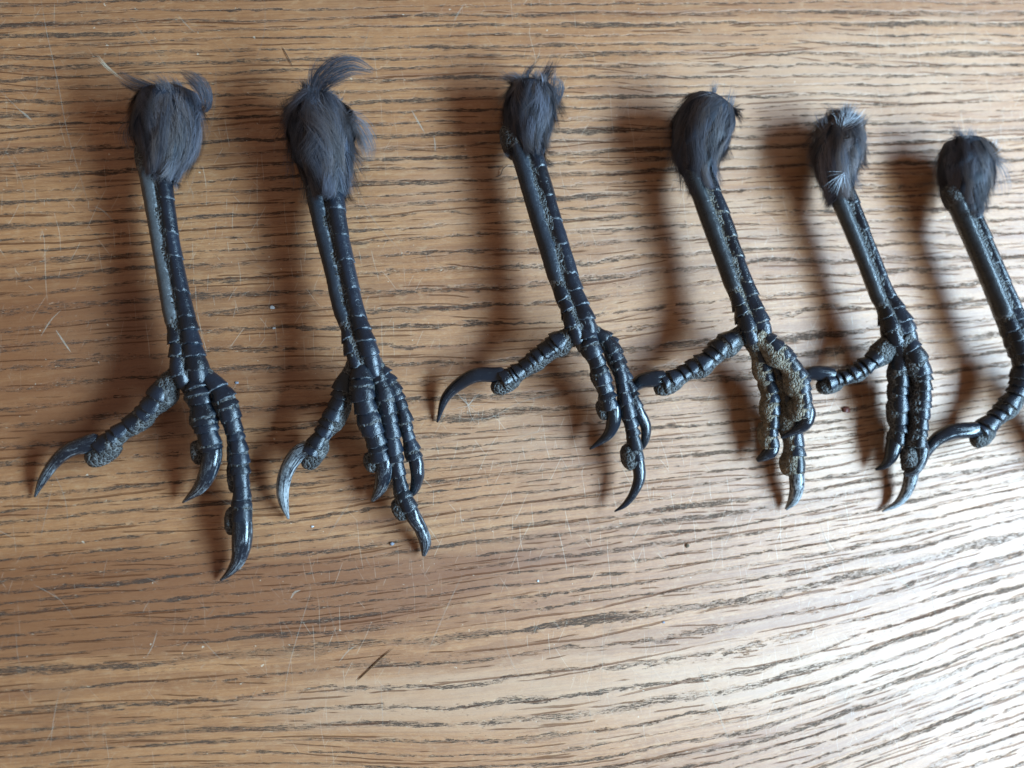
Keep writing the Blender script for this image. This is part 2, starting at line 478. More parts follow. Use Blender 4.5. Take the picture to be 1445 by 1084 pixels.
# pale scratches in the finish
def ribbon(pts, wd, zoff, taper=True):
    P, L = spline(np.asarray(pts, float), max(6, int(3+len(pts)*5)))
    n = len(P)
    T = nrm(np.gradient(P, axis=0)); S = np.stack([-T[:, 1], T[:, 0], 0*T[:, 0]], 1)
    t = np.linspace(0, 1, n)
    ww = wd*(np.sin(math.pi*np.clip(t, .04, .96))**.6 if taper else np.ones(n))/2
    P = P.copy(); P[:, 2] += zoff
    return np.vstack([P-S*ww[:, None], P+S*ww[:, None]]), [(i, i+1, n+i+1, n+i) for i in range(n-1)]
def scratches():
    V, F, A = [], [], []
    def add(pts, wd, a, z=.030):
        v, f = ribbon([at(*q) if len(q) == 2 else q for q in pts], wd, z)
        b = sum(len(k) for k in V)
        V.append(v); F.extend(tuple(i+b for i in q) for q in f)
        A.extend([.48*a*random.uniform(.6, 1.1) for _ in v])
    for pts, wd, a in [
        ([(58, 0), (66, 46), (80, 108), (96, 190), (117, 262), (128, 300)], .22, .55),
        ([(133, 291), (146, 298), (160, 312)], .38, .8), ([(79, 466), (89, 481), (100, 497)], .42, .8),
        ([(86, 438), (72, 452), (58, 474)], .32, .6), ([(27, 155), (35, 161), (45, 170)], .45, .8),
        ([(0, 128), (18, 146), (44, 172)], .18, .5), ([(581, 156), (590, 172), (599, 187)], .45, .85),
        ([(612, 192), (614, 204), (614, 214)], .4, .7), ([(250, 20), (262, 34), (275, 46)], .25, .5),
        ([(180, 20), (240, 100)], .14, .4), ([(300, 40), (345, 96)], .14, .4),
        ([(850, 820), (853, 880), (850, 940), (846, 1010)], .16, .45),
        ([(905, 760), (925, 770), (950, 815)], .2, .5), ([(985, 940), (1000, 975), (1015, 1010), (1030, 1050)], .3, .75),
        ([(1155, 732), (1166, 765), (1180, 790)], .24, .7), ([(1240, 790), (1270, 818), (1302, 846)], .28, .75),
        ([(1318, 820), (1316, 850), (1328, 890)], .24, .6), ([(913, 850), (916, 900), (920, 960)], .15, .5),
        ([(640, 590), (690, 590), (740, 566), (835, 545)], .2, .6), ([(700, 625), (750, 612), (790, 600)], .16, .5),
        ([(440, 830), (408, 940), (400, 1000)], .2, .5), ([(655, 805), (625, 870), (600, 930)], .2, .5),
        ([(500, 700), (460, 760)], .2, .5), ([(478, 935), (492, 918), (505, 910)], .28, .7),
        ([(537, 960), (540, 1010), (540, 1032)], .18, .5), ([(710, 900), (720, 930), (735, 958)], .18, .55),
        ([(205, 930), (215, 912), (222, 890)], .3, .5), ([(1110, 20), (1150, 60)], .2, .5),
        ([(640, 30), (655, 5)], .4, .5), ([(410, 845), (416, 836), (424, 833)], .5, .7)]:
        add(pts, wd, a)
    for _ in range(230):
        px, py = random.uniform(-40, 1485), random.uniform(-40, 1124)
        if py < 600 and random.random() < .45: continue
        a = random.gauss(math.pi/2, .55) if random.random() < .7 else random.uniform(0, math.pi)
        ln = random.choice([12, 18, 25, 40, 70, 120])*random.uniform(.6, 1.2)
        dx, dy = math.cos(a)*ln, -math.sin(a)*ln
        bx = random.uniform(-.12, .12)*ln
        add([(px, py), (px+dx/2+bx, py+dy/2), (px+dx, py+dy)], random.uniform(.09, .20)*(1.4 if ln < 22 else 1), random.uniform(.18, .5))
    o = link('scratch_marks', np.vstack(V), F, plain('scratch_white', (.66, .58, .47), .6, .3, 1.0), table, {'fade': A})
    o['kind'] = 'stuff'
scratches()

# ------------------------------------------------------------------ foot pieces
def scute(path, ta, tb, thc, half, mat, parent, org, lift=.22, lip=.30, flat=1.0, na=11, mul=1.0):
    """one overlapping horn plate: rises towards its far edge, then tucks under"""
    ts = np.array([ta-.012, ta+(tb-ta)*.12, ta+(tb-ta)*.55, tb-(tb-ta)*.05, tb+.004, tb+.004])
    offs = np.array([-.25, .0, lift*.62, lift*.98, lift*1.0, -.35])
    rim = np.array([.40, .20, 0, .05, .90, 1.0])
    th = np.linspace(thc-half, thc+half, na)
    e = np.abs(np.linspace(-1, 1, na))
    TT, TH = np.meshgrid(ts, th, indexing='ij')
    bow = (1-e**2)*random.uniform(.05, .16)*(tb-ta)*np.ones(na)+random.uniform(-.07, .07)*(tb-ta)*np.linspace(-1, 1, na)
    TT = np.clip(TT+bow[None, :]*np.array([0, 0, .6, 1, 1, 1])[:, None], 0, 1)
    ragg = np.array([0, 0, .3, 1, 1, .2])[:, None]*np.random.default_rng(random.randrange(9**6)).normal(0, .07, na)[None]
    TT = np.clip(TT+ragg*(tb-ta)*.6, 0, 1)
    OFF = offs[:, None]*np.ones(na)[None]+ragg-(e[None, :]**5)*.42
    TH = TH+random.uniform(-.03, .03)
    V = path.point(TT, TH, mul*np.ones_like(TT), OFF, flat)
    C = path.samp(TT)[0]
    V = V+nrm(V-C)*(lumpy(V, .10, 2.2)+lumpy(V, .06, 5.0))[..., None]
    RIM = np.maximum(rim[:, None]*np.ones(na)[None], (e[None, :]**4)*.8)
    return link('scute', V.reshape(-1, 3), grid_faces(len(ts), na), mat, parent, {'rim': RIM.ravel()}, origin=org)

def claw(rows, mat, parent, org, flat=.9):
    P = Path(rows, 60)
    na, nr = 14, 34
    ts = np.linspace(0, 1, nr)**.92
    th = np.linspace(0, 2*math.pi, na, endpoint=False)
    TT, TH = np.meshgrid(ts, th, indexing='ij')
    m = np.ones_like(TT)*(1+.05*np.sin(TT*40)*0)
    m[0] *= .80; m[1] *= 1.03
    V = P.point(TT, TH, m, 0*TT, flat).reshape(-1, 3)
    C = P.samp(TT.ravel())[0]
    V = V+nrm(V-C)*lumpy(V, .05, 1.6)[:, None]*np.minimum(1, 1.3-TT.ravel())[:, None]
    F = grid_faces(nr, na, True)
    F.append(tuple(range(na-1, -1, -1))); F.append(tuple((nr-1)*na+j for j in range(na)))
    return link('claw', V, F, mat, parent, {'rim': TT.ravel(), 'ang': TH.ravel()}, origin=org)

def pad(px, py, z, wx, wy, ang, mat, parent, org, hz=.9, c=None):
    """wrinkled cushion under a joint"""
    c = at(px, py, z) if c is None else c
    s = mmpp(c)
    nu, nv = 16, 22
    u = np.linspace(.02, math.pi-.02, nu); v = np.linspace(0, 2*math.pi, nv, endpoint=False)
    U, W = np.meshgrid(u, v, indexing='ij')
    q = np.stack([np.sin(U)*np.cos(W), np.sin(U)*np.sin(W), np.cos(U)], -1)
    q = np.sign(q)*np.abs(q)**.85
    a, b = wx*s/2, wy*s/2
    L = np.stack([q[..., 0]*a, q[..., 1]*b, q[..., 2]*min(a, b)*hz], -1)
    ca, sa = math.cos(R(-ang)), math.sin(R(-ang))
    V = np.stack([L[..., 0]*ca-L[..., 1]*sa, L[..., 0]*sa+L[..., 1]*ca, L[..., 2]], -1)+c
    V = V+nrm(V-c)*(lumpy(V, .16, 2.6)+lumpy(V, .08, 6.0))[..., None]
    F = grid_faces(nu, nv, True)
    F.append(tuple(range(nv-1, -1, -1))); F.append(tuple((nu-1)*nv+j for j in range(nv)))
    return link('toe_pad', V.reshape(-1, 3), F, mat, parent, origin=org)

def toe(root, org, rows, claw_rows, dors, n, mats, pads=(), half=80, t0=.08, cmat=None, segs=3):
    P = Path(rows, 90)
    P.r = P.r*(1+.05*np.cos(P.u*2*math.pi*segs+1.0))
    d0 = R(dors[0]); d1 = R(dors[1])
    def mulf(TT, TH):
        d = d0+(d1-d0)*TT
        ven = np.clip(-np.cos(TH-d), 0, 1)**.8
        knob = .13*np.cos(TT*2*math.pi*segs+1.0)
        return .89+ven*(knob+.08)+.05*np.cos(TT*2*math.pi*segs+1.0)
    V, F, TT, TH = tube(P, 0, 1, 70, 22, mulf, .92, lump=.15, lf=2.4)
    o = link('toe', V, F, mats['skin'], root, origin=org)
    # plates along the back of the toe, shorter near the joints
    L = np.array([1+.35*math.sin(i*2.1+n)+random.uniform(-.15, .15) for i in range(n)])
    E = t0+(1.0-t0)*np.r_[0, np.cumsum(L)]/L.sum()
    for i in range(n):
        tm = (E[i]+E[i+1])/2
        scute(P, E[i], min(E[i]+(E[i+1]-E[i])*random.uniform(.80, .93), .996), d0+(d1-d0)*tm+random.uniform(-.12, .12), R(half*random.uniform(.88, 1.1)), mats['scute'], o, org, lift=random.uniform(.34, .74), flat=.94, mul=.91)
    claw(claw_rows, cmat or mats['claw'], o, org)
    for p in pads:
        c = at(*p[:3]); k = np.linalg.norm(P.C-c, axis=1).argmin()
        c2 = c+(P.C[k]-c)*.40
        t_ = P.T[k]; ang = math.degrees(math.atan2(-t_[1], t_[0]))
        pad(*p[:5], ang, mats['skin'], o, org, c=c2) if p[4] <= p[3] else pad(*p[:3], p[4], p[3], ang, mats['skin'], o, org, c=c2)
    return o

def shank(root, org, rows, seam, n, mats, plate, nlow=6, split=.70):
    P = Path(rows, 110)
    def prof(th):
        a = (th-R(seam)+math.pi) % (2*math.pi)-math.pi           # a furrow between the two columns, a keel on each
        return (1-.27*np.exp(-a**2/.10))*(1+.085*np.cos(3*(th-R(seam+62))))
    P.prof = prof
    def mulf(TT, TH):
        sm = R(seam)
        g1 = np.exp(-((TH-sm+math.pi) % (2*math.pi)-math.pi)**2/.03)
        return .92-.10*g1
    V, F, TT, TH = tube(P, 0, 1, 70, 24, mulf, .95, lump=.09, lf=2.0)
    o = link('shank', V, F, mats['skin'], root, origin=org)
    # front column of plates: long above, short and stepped above the toes
    L = [1.0+random.uniform(-.12, .2) for _ in range(n)]
    E = .10+(split-.10)*np.r_[0, np.cumsum(L)]/sum(L)
    L2 = [1.0-.06*i for i in range(nlow)]
    E2 = split+(.99-split)*np.r_[0, np.cumsum(L2)]/sum(L2)
    EE = list(E)+list(E2[1:])
    for i in range(len(EE)-1):
        low = EE[i] >= split-.001
        c = seam+8+82 if not low else seam+8+76
        half = 84 if not low else 88
        scute(P, EE[i], EE[i+1], R(c), R(half), mats['scute'], o, org, lift=.16 if not low else .45, flat=.95, na=13, mul=.97)
    # small broken plates below the long one
    for k in range(4):
        a_ = split+.045+k*.058
        scute(P, a_, a_+.050*random.uniform(.8, 1), R(seam-48+random.uniform(-8, 8)), R(random.uniform(30, 40)), mats['scute'], o, org, lift=.42, flat=.95, na=9, mul=.94)
        scute(P, a_+.02, a_+.066, R(seam-118+random.uniform(-8, 8)), R(random.uniform(28, 36)), mats['scute'], o, org, lift=.42, flat=.95, na=9, mul=.94)
    # the long plate down the other side
    ts = np.linspace(.08, split+.03, 36); th = np.linspace(R(seam-5), R(seam-172), 12)
    TT, TH = np.meshgrid(ts, th, indexing='ij')
    e = np.abs(np.linspace(-1, 1, 12)); k = np.linspace(0, 1, 36)
    en = np.clip(np.minimum(k, 1-k)*14, 0, 1)
    OFF = (.14-(e**6)*.45)[None, :]*np.ones((36, 1)) - (1-en[:, None])*.3
    TH = TH+(.05*np.sin(ts*37)+.04*np.sin(ts*83))[:, None]*np.linspace(1, 0, 12)[None]
    V = P.point(TT, TH, .97*np.ones_like(TT), OFF, .95)
    V = V+nrm(V-P.samp(TT)[0])*(lumpy(V, .07, 1.5)+lumpy(V, .045, 4.3))[..., None]
    rim = np.maximum((e**5)[None, :]*np.ones((36, 1)), (1-en)[:, None])
    f = [(a, d, c, b) for a, b, c, d in grid_faces(36, 12)]
    link('side_plate', V.reshape(-1, 3), f, plate, o, {'rim': rim.ravel()}, origin=org)
    return o

def strands(P3, wd, normal=None):
    """P3: (n, k, 3) points of n strands -> flat tapering blades"""
    n, k, _ = P3.shape
    T = nrm(np.gradient(P3, axis=1))
    if normal is None: normal = np.broadcast_to(np.array([0, 0, 1.0]), P3.shape)
    S = nrm(np.cross(T, normal))
    t = np.linspace(0, 1, k)
    ww = (np.asarray(wd)[:, None]*(1-.85*t**1.6)[None, :]/2)[..., None]
    V = np.concatenate([P3-S*ww, P3+S*ww], 1)                  # n, 2k, 3
    b = (np.arange(n)*2*k)[:, None, None]
    i = np.arange(k-1)
    q = np.stack([i, i+1, k+i+1, k+i], 1)[None]
    return V.reshape(-1, 3), (b+q).reshape(-1, 4), np.tile(np.r_[t, t], n)

def tuft(root, org, rows, count, mat, mess=.12, seed=0, ln=(.22, .42), fluffy=.5, lockn=170):
    r = np.random.default_rng(seed); count = int(count*1.5)
    P = Path(rows, 70)
    V0, F0, TT0, TH0 = tube(P, 0, 1, 36, 24, lambda a, b: .90*np.sqrt(np.clip(a*9+.05, 0, 1)), .85, lump=.75, lf=.55)
    F0 = [f for f in F0 if len(f) == 4]
    # locks
    lt = r.uniform(-.02, .86, lockn); lth = r.uniform(-math.pi, math.pi, lockn)
    ldrift = r.normal(0, .26, lockn); llift = np.abs(r.normal(0, .75, lockn)); lsh = r.uniform(0, 1, lockn)
    rag = r.uniform(0, 1, lockn) < .05+.16*fluffy
    llift = np.where(rag, r.uniform(1.2, 3.2, lockn)*(.4+fluffy), llift); ldrift = np.where(rag, ldrift*1.1, ldrift)
    llen = r.uniform(*ln, lockn)
    t = r.uniform(-.02, .86, count); th = r.uniform(-math.pi, math.pi, count)
    # nearest lock
    lk = np.zeros(count, int)
    for a in range(0, count, 1000):
        dd = ((t[a:a+1000, None]-lt[None])*2.2)**2+(1-np.cos(th[a:a+1000, None]-lth[None]))
        lk[a:a+1000] = dd.argmin(1)
    k = 6
    s = np.linspace(0, 1, k)
    length = llen[lk]*r.uniform(.6, 1.2, count)
    T = np.clip(t[:, None]+length[:, None]*s[None], 0, 1.0)
    over = np.maximum(t[:, None]+length[:, None]*s[None]-1.0, 0)*P.len*.3
    conv = (1-np.cos(th-lth[lk]))
    dth = np.angle(np.exp(1j*(lth[lk]-th)))
    TH = th[:, None]+(ldrift[lk]*1.3+r.normal(0, .09, count))[:, None]*s[None]+(dth*.72)[:, None]*s[None]**1.2
    cap = np.sqrt(np.clip(T*9+.05, 0, 1))
    lift = -.55+.75*llift[lk][:, None]*s[None]**.5+(llift[lk]*.9+np.abs(r.normal(0, fluffy*.9, count)))[:, None]*s[None]**1.6
    wild = r.uniform(0, 1, count) < .06
    lift = lift+np.where(wild, r.uniform(.6, 2.2, count)*fluffy, 0)[:, None]*s[None]**1.3
    C, rad, N, S, TN = P.samp(T)
    q = np.cos(TH)[..., None]*N*.88+np.sin(TH)[..., None]*S
    P3 = C+(rad*.93*cap+lift)[..., None]*q+TN*over[..., None]
    P3[..., 2] = np.maximum(P3[..., 2], .08)
    wd = r.uniform(.05, .11, count)
    Va, Fa, tip = strands(P3, wd, q)
    # loose tufts standing out of the cut top
    m = int(count*mess); nc = max(5, int(mess*150))
    ct = np.abs(r.normal(0, .09, nc)); cth = r.uniform(-math.pi, math.pi, nc); cl = r.uniform(1.6, 5.4, nc)
    cdv = r.normal(0, .5, (nc, 3)); ccv = r.normal(0, .8, (nc, 3)); cf = r.uniform(.2, 1.3, (nc, 2))
    ci = r.integers(0, nc, m)
    t2 = np.abs(ct[ci]+r.normal(0, .02, m)); th2 = cth[ci]+r.normal(0, .16, m)
    C, rad, N, S, TN = P.samp(t2)
    q2 = np.cos(th2)[:, None]*N*.85+np.sin(th2)[:, None]*S
    base = C+q2*(rad*.8*np.sqrt(np.clip(t2*9+.05, 0, 1)))[:, None]
    d = nrm(-TN*cf[ci, :1]+q2*cf[ci, 1:]+cdv[ci]+r.normal(0, .13, (m, 3)))
    curl = ccv[ci]+r.normal(0, .18, (m, 3))
    L = cl[ci]*r.uniform(.45, 1.1, m)
    P4 = base[:, None]+d[:, None]*(L[:, None]*s[None])[..., None]+curl[:, None]*(L[:, None]*s[None]**2)[..., None]*.6
    P4[..., 2] = np.maximum(P4[..., 2], .08)
    Vb, Fb, tipb = strands(P4, r.uniform(.06, .12, m))
    n0, n1 = len(V0), len(Va)
    V = np.vstack([V0, Va, Vb])
    F = np.vstack([np.array(F0), Fa+n0, Fb+n0+n1])
    shade = np.r_[np.full(n0, .1), np.repeat(np.clip(.75*lsh[lk]+.35*r.uniform(0, 1, count)-.05, 0, 1), 2*k), np.repeat(r.uniform(.3, 1, m), 2*k)]
    lock = np.r_[np.full(n0, .0), np.repeat(np.clip(lsh[::-1][lk]+r.normal(0, .15, count), 0, 1), 2*k), np.repeat(r.uniform(.3, 1, m), 2*k)]
    tips = np.r_[np.zeros(n0), tip*.7, tipb]
    return link('feather_tuft', V, F, mat, root, {'shade': shade, 'lock': lock, 'tip': tips}, origin=org)

def wisp(par, org, rows, count, mat, seed, wd=(.05, .10), name='feather_wisp', fan=0.9, stray=.3):
    """a bundle of barbs that follows one curved feather"""
    r = np.random.default_rng(seed)
    P = Path(rows, 40)
    k = 7; s = np.linspace(0, 1, k)
    t0 = r.uniform(0, .55, count); ln = r.uniform(.35, .6, count)
    T = np.clip(t0[:, None]+ln[:, None]*s[None], 0, 1)
    count = int(count*.62); t0 = t0[:count]; ln = ln[:count]; T = T[:count]
    th = r.uniform(-math.pi, math.pi, count); rr = np.sqrt(r.uniform(0, 1, count))
    C, rad, N, S, TN = P.samp(T)
    q = np.cos(th)[:, None, None]*N+np.sin(th)[:, None, None]*S
    g = rr[:, None]*(1+fan*s[None])+np.where(r.uniform(0, 1, count) < stray, r.uniform(.3, 1.2, count), 0)[:, None]*s[None]**1.5
    P3 = C+q*(rad*g)[..., None]
    P3[..., 2] = np.maximum(P3[..., 2], .06)
    V, F, tip = strands(P3, r.uniform(*wd, count))
    sh = np.repeat(r.uniform(0, 1, count), 2*k)
    return link(name, V, F, mat, par, {'shade': sh, 'lock': np.repeat(r.uniform(0, .8, count), 2*k), 'tip': tip}, origin=org)

def knuckle(par, org, px, py, z, wx, wy, ang, mat):
    o = pad(px, py, z, wx, wy, ang, mat, par, org, hz=1.1)
    o.name = 'heel_joint'
    return o

def foot(px, py, label):
    p = at(px, py, 0); p[2] = 0
    e = bpy.data.objects.new('bird_foot', None)
    COL.objects.link(e)
    e.location = p*MM
    e.empty_display_size = .01
    tag(e, label, 'bird foot', 'row of dried bird feet on the oak table')
    return e, p

# ------------------------------------------------------------------ foot 1
def build_feet():
    C, G, D, B = MATS['clean'], MATS['grey'], MATS['dusty'], MATS['light']
    # --- leftmost
    e, o = foot(262, 520, 'black scaly bird foot with grey edged shank, leftmost in the row')
    s = shank(e, o, [(206, 205, 9, 30), (217, 238, 9, 42), (222, 256, 9, 41), (237, 355, 9, 37), (254, 445, 9.5, 41), (262, 485, 10, 42), (268, 520, 10, 50), (277, 552, 8, 34)], -8, 5, G, PLATE['grey'], 6, .70)
    knuckle(s, o, 205, 226, 8.0, 26, 52, -12, G['skin'])
    t = tuft(e, o, [(240, 120, 10, 60), (240, 140, 10, 88), (236, 175, 10, 99), (235, 205, 10, 88), (231, 232, 9.5, 60), (226, 250, 9, 44)], 6500, FEATHER, .05, 1, (.25, .5), .35)
    wisp(t, o, [(244, 140, 14, 16), (215, 127, 12, 15), (185, 118, 10, 12), (165, 104, 9, 6)], 400, FEATHER_BROWN, 3)
    wisp(t, o, [(175, 114, 9, 6), (152, 96, 8, 4), (137, 79, 8, 3)], 36, plain('pale_barb', (.55, .46, .34)), 4, stray=.02)
    wisp(t, o, [(283, 158, 15, 10), (291, 148, 17, 15), (287, 128, 18, 17), (274, 112, 18, 13), (254, 100, 17, 3)], 420, FEATHER, 5, stray=.12)
    wisp(t, o, [(190, 165, 9, 20), (182, 190, 7, 20), (188, 212, 6, 14)], 160, FEATHER_BROWN, 6)
    toe(e, o, [(262, 523, 9, 40), (240, 540, 8.5, 38), (219, 572, 8, 36), (190, 597, 7, 28), (164, 618, 6.5, 32), (140, 634, 6, 30)],
        [(141, 622, 6, 24), (122, 627, 6.5, 25), (97, 636, 6, 21), (77, 653, 4.5, 17), (60, 678, 2.5, 12), (49, 701, .9, 3)], (-48, -40), 7, G, [(150, 641, 4.5, 52, 34, 30), (200, 592, 6, 46, 30, 45)], 80, .22)
    toe(e, o, [(272, 530, 8, 38), (281, 555, 9.5, 42), (286, 581, 9.5, 41), (292, 608, 9, 37), (298, 634, 8, 32)],
        [(299, 628, 8, 27), (299, 645, 8.5, 28), (293, 668, 7.5, 25), (281, 689, 5, 18), (258, 709, 2, 3)], (12, 22), 8, G, [(270, 641, 5.5, 24, 36, 10)])
    toe(e, o, [(280, 525, 9, 34), (300, 542, 10, 33), (315, 562, 10.5, 33), (326, 593, 9.5, 31), (334, 627, 8, 29), (338, 664, 7, 29), (341, 697, 6, 29), (341, 735, 6, 29)],
        [(341, 730, 6, 27), (342, 748, 6.2, 29), (341, 770, 5.5, 27), (336, 791, 4, 20), (324, 808, 2.5, 11), (311, 819, 1, 3)], (28, 14), 13, G, [(319, 735, 4.5, 22, 40, 0), (321, 672, 5, 16, 46, -8)])
    # --- second
    e, o = foot(515, 520, 'black bird foot with a tall curled feather above its tuft')
    s = shank(e, o, [(440, 235, 10, 30), (455, 262, 10, 48), (461, 281, 10, 51), (470, 333, 10.5, 46), (481, 381, 11, 43), (491, 429, 11.5, 42), (502, 467, 12.5, 41), (511, 497, 13.5, 46), (523, 534, 12, 34)], -14, 5, C, PLATE['clean'], 5, .72)
    knuckle(s, o, 440, 247, 9, 30, 62, -22, G['skin'])
    t = tuft(e, o, [(445, 128, 11, 50), (447, 150, 11, 82), (452, 185, 11, 99), (456, 212, 11, 94), (461, 245, 10.5, 72), (464, 280, 10, 52)], 7000, FEATHER, .14, 12, (.2, .4), .6)
    wisp(t, o, [(442, 150, 13, 16), (449, 122, 16, 22), (467, 103, 18, 24), (496, 92, 18, 17), (527, 102, 16, 4)], 620, FEATHER_DARK, 13)
    wisp(t, o, [(440, 150, 12, 14), (443, 112, 13, 12), (447, 84, 14, 6)], 150, FEATHER_BROWN, 14)
    wisp(t, o, [(480, 160, 13, 20), (503, 178, 11, 26), (518, 205, 9, 18), (523, 228, 7, 6)], 300, FEATHER_BROWN, 15)
    wisp(t, o, [(425, 165, 8, 20), (409, 155, 5, 18), (402, 140, 3, 8)], 160, FEATHER_DARK, 16)
    wisp(t, o, [(420, 185, 7, 14), (408, 192, 4, 12), (396, 198, 2.5, 6)], 90, FEATHER_DARK, 17)
    toe(e, o, [(506, 512, 12, 36), (493, 532, 11, 32), (483, 562, 10, 33), (471, 590, 9, 31), (456, 615, 8, 29), (440, 640, 7, 30)],
        [(438, 632, 7, 22), (421, 640, 7, 24), (405, 664, 6, 21), (399, 690, 4.5, 18), (401, 712, 3, 13), (407, 732, 1, 3)], (-50, -40), 8, C, [(447, 641, 5.5, 50, 30, 55), (484, 585, 7.5, 50, 24, 65)], 84, .15, PALE_CLAW)
    toe(e, o, [(509, 507, 13, 36), (511, 552, 13.5, 36), (517, 580, 12.5, 35), (525, 607, 11, 33), (532, 629, 9.5, 31), (537, 650, 8.5, 28)],
        [(538, 643, 8.5, 25), (542, 655, 8.5, 26), (541, 674, 7, 24), (535, 692, 5, 17), (525, 707, 3, 5)], (-6, 8), 9, C, [(520, 652, 6.5, 28, 32, 0), (510, 600, 9, 14, 50, -12)], cmat=G['claw'])
    toe(e, o, [(524, 507, 13, 28), (531, 524, 13, 26), (540, 552, 12, 29), (548, 589, 10.5, 28), (554, 629, 9, 26), (561, 666, 7.5, 24), (567, 696, 6.5, 25), (579, 720, 6, 24)],
        [(576, 714, 6, 22), (583, 728, 6, 22), (594, 747, 4.5, 19), (600, 766, 3, 17), (598, 784, 1.5, 6)], (4, 18), 11, C, [(560, 722, 4.5, 34, 26, 60)], cmat=G['claw'])
    toe(e, o, [(528, 512, 12, 26), (541, 530, 11.5, 25), (559, 559, 10.5, 24), (567, 580, 10, 22), (573, 607, 9, 21), (579, 629, 8, 22), (585, 648, 7.5, 21)],
        [(585, 643, 7.5, 20), (588, 657, 7.5, 21), (589, 673, 6.5, 19), (584, 692, 4.5, 13), (577, 702, 3, 4)], (25, 30), 10, C)
    # --- third
    e, o = foot(820, 480, 'black bird foot with a long hind claw beside a wisp of down')
    s = shank(e, o, [(722, 178, 10, 30), (735, 200, 10, 42), (744, 222, 10, 44), (768, 306, 10.5, 43), (784, 358, 12, 43), (797, 403, 13, 42), (808, 430, 13.5, 40), (817, 458, 14, 44), (829, 492, 12.5, 30)], -4, 5, C, PLATE['clean'], 5, .68)
    knuckle(s, o, 722, 200, 9, 30, 54, -18, G['skin'])
    t = tuft(e, o, [(750, 112, 10, 50), (750, 128, 10, 70), (747, 158, 10, 80), (745, 182, 10, 72), (745, 204, 10, 54), (746, 222, 10, 44)], 6000, FEATHER, .14, 22, (.25, .45), .5)
    wisp(t, o, [(742, 138, 12, 12), (733, 116, 13, 12), (722, 108, 13, 8), (709, 111, 12, 4)], 160, FEATHER_BROWN, 23)
    wisp(t, o, [(783, 150, 12, 9), (788, 128, 14, 13), (785, 117, 15, 10), (779, 122, 16, 6)], 200, FEATHER_DARK, 24)
    wisp(t, o, [(779, 130, 13, 6), (781, 110, 14, 6), (786, 94, 14, 3)], 60, FEATHER, 25)
    wisp(t, o, [(760, 135, 13, 12), (764, 115, 15, 12), (758, 100, 15, 6)], 110, FEATHER_BROWN, 26)
    toe(e, o, [(818, 462, 13, 38), (802, 476, 12.5, 34), (785, 487, 11.5, 34), (768, 500, 10.5, 33), (748, 514, 9.5, 27), (730, 528, 8.5, 30), (708, 539, 8, 30)],
        [(712, 529, 8, 22), (697, 529, 8, 22), (671, 530, 7.5, 21), (647, 543, 5.5, 18), (628, 563, 3, 13), (617, 596, .9, 3)], (-52, -45), 9, C, [(714, 544, 6.5, 44, 28, 20), (768, 508, 8.5, 54, 22, 35)], 86, .20)
    toe(e, o, [(820, 458, 14, 32), (832, 488, 14.5, 29), (841, 510, 13.5, 28), (848, 532, 12.5, 28), (854, 554, 11, 27), (860, 577, 10, 24)],
        [(861, 568, 10, 21), (866, 581, 10, 22), (865, 599, 8.5, 20), (856, 616, 6.5, 14), (832, 634, 4, 2.5)], (-2, 12), 9, C, [(844, 580, 8, 18, 30, 0), (841, 540, 9.5, 14, 46, -12)])
    toe(e, o, [(828, 462, 13, 26), (851, 478, 13, 24), (866, 502, 12.5, 23), (874, 527, 12, 22), (880, 557, 11, 21), (887, 588, 9.5, 22), (893, 616, 8, 22), (899, 650, 7.5, 21)],
        [(897, 643, 7.5, 18), (901, 656, 7.5, 19), (902, 676, 6.5, 17), (893, 698, 5.5, 12), (881, 713, 4.5, 8), (867, 722, 3.5, 2)], (18, 6), 12, C, [(884, 645, 6.5, 28, 38, 0)])
    toe(e, o, [(834, 468, 12, 24), (862, 487, 11.5, 23), (876, 522, 10.5, 21), (889, 555, 9.5, 20), (898, 577, 9, 19)],
        [(896, 571, 9, 18), (901, 581, 9, 18), (911, 601, 8, 16), (910, 622, 6.5, 12), (903, 638, 5, 3)], (45, 45), 9, C)
    # --- fourth
    e, o = foot(1066, 490, 'bird foot caked with pale brown dust along its curled toes')
    s = shank(e, o, [(968, 215, 11, 30), (983, 243, 11, 42), (993, 268, 11, 41), (1011, 317, 11.5, 42), (1026, 360, 12, 40), (1042, 405, 13, 40), (1052, 432, 13.5, 40), (1062, 462, 14, 46), (1072, 490, 12.5, 32)], -2, 5, B, PLATE['dusty'], 5, .68)
    t = tuft(e, o, [(1010, 136, 11, 40), (1003, 152, 11, 78), (990, 186, 11, 92), (984, 214, 11, 76), (987, 245, 11, 50), (993, 268, 11, 42)], 6500, FEATHER, .03, 32, (.2, .42), .55)
    toe(e, o, [(1060, 462, 13, 36), (1040, 477, 12, 34), (1016, 493, 11, 33), (996, 512, 10, 31), (976, 522, 9, 29), (956, 534, 8, 30), (934, 544, 7.5, 28)],
        [(938, 534, 7.5, 23), (922, 535, 7.5, 24), (905, 538, 6.5, 21), (893, 548, 5, 15), (884, 562, 3.5, 3)], (-55, -55), 8, C, [(944, 546, 6.5, 46, 26, 12), (1012, 503, 8.5, 50, 22, 40)], 92, .18)
    toe(e, o, [(1064, 482, 12, 30), (1072, 508, 11, 27), (1080, 532, 10, 26), (1086, 561, 9, 26), (1087, 590, 7.5, 26), (1085, 613, 6.5, 25), (1087, 632, 6, 21)],
        [(1089, 625, 6, 19), (1089, 635, 6, 20), (1080, 643, 5, 16), (1068, 650, 3.5, 6)], (38, 42), 9, D, [(1076, 612, 4.5, 22, 36, 0), (1076, 580, 6, 18, 32, 0), (1077, 548, 8, 18, 34, -8)], 72)
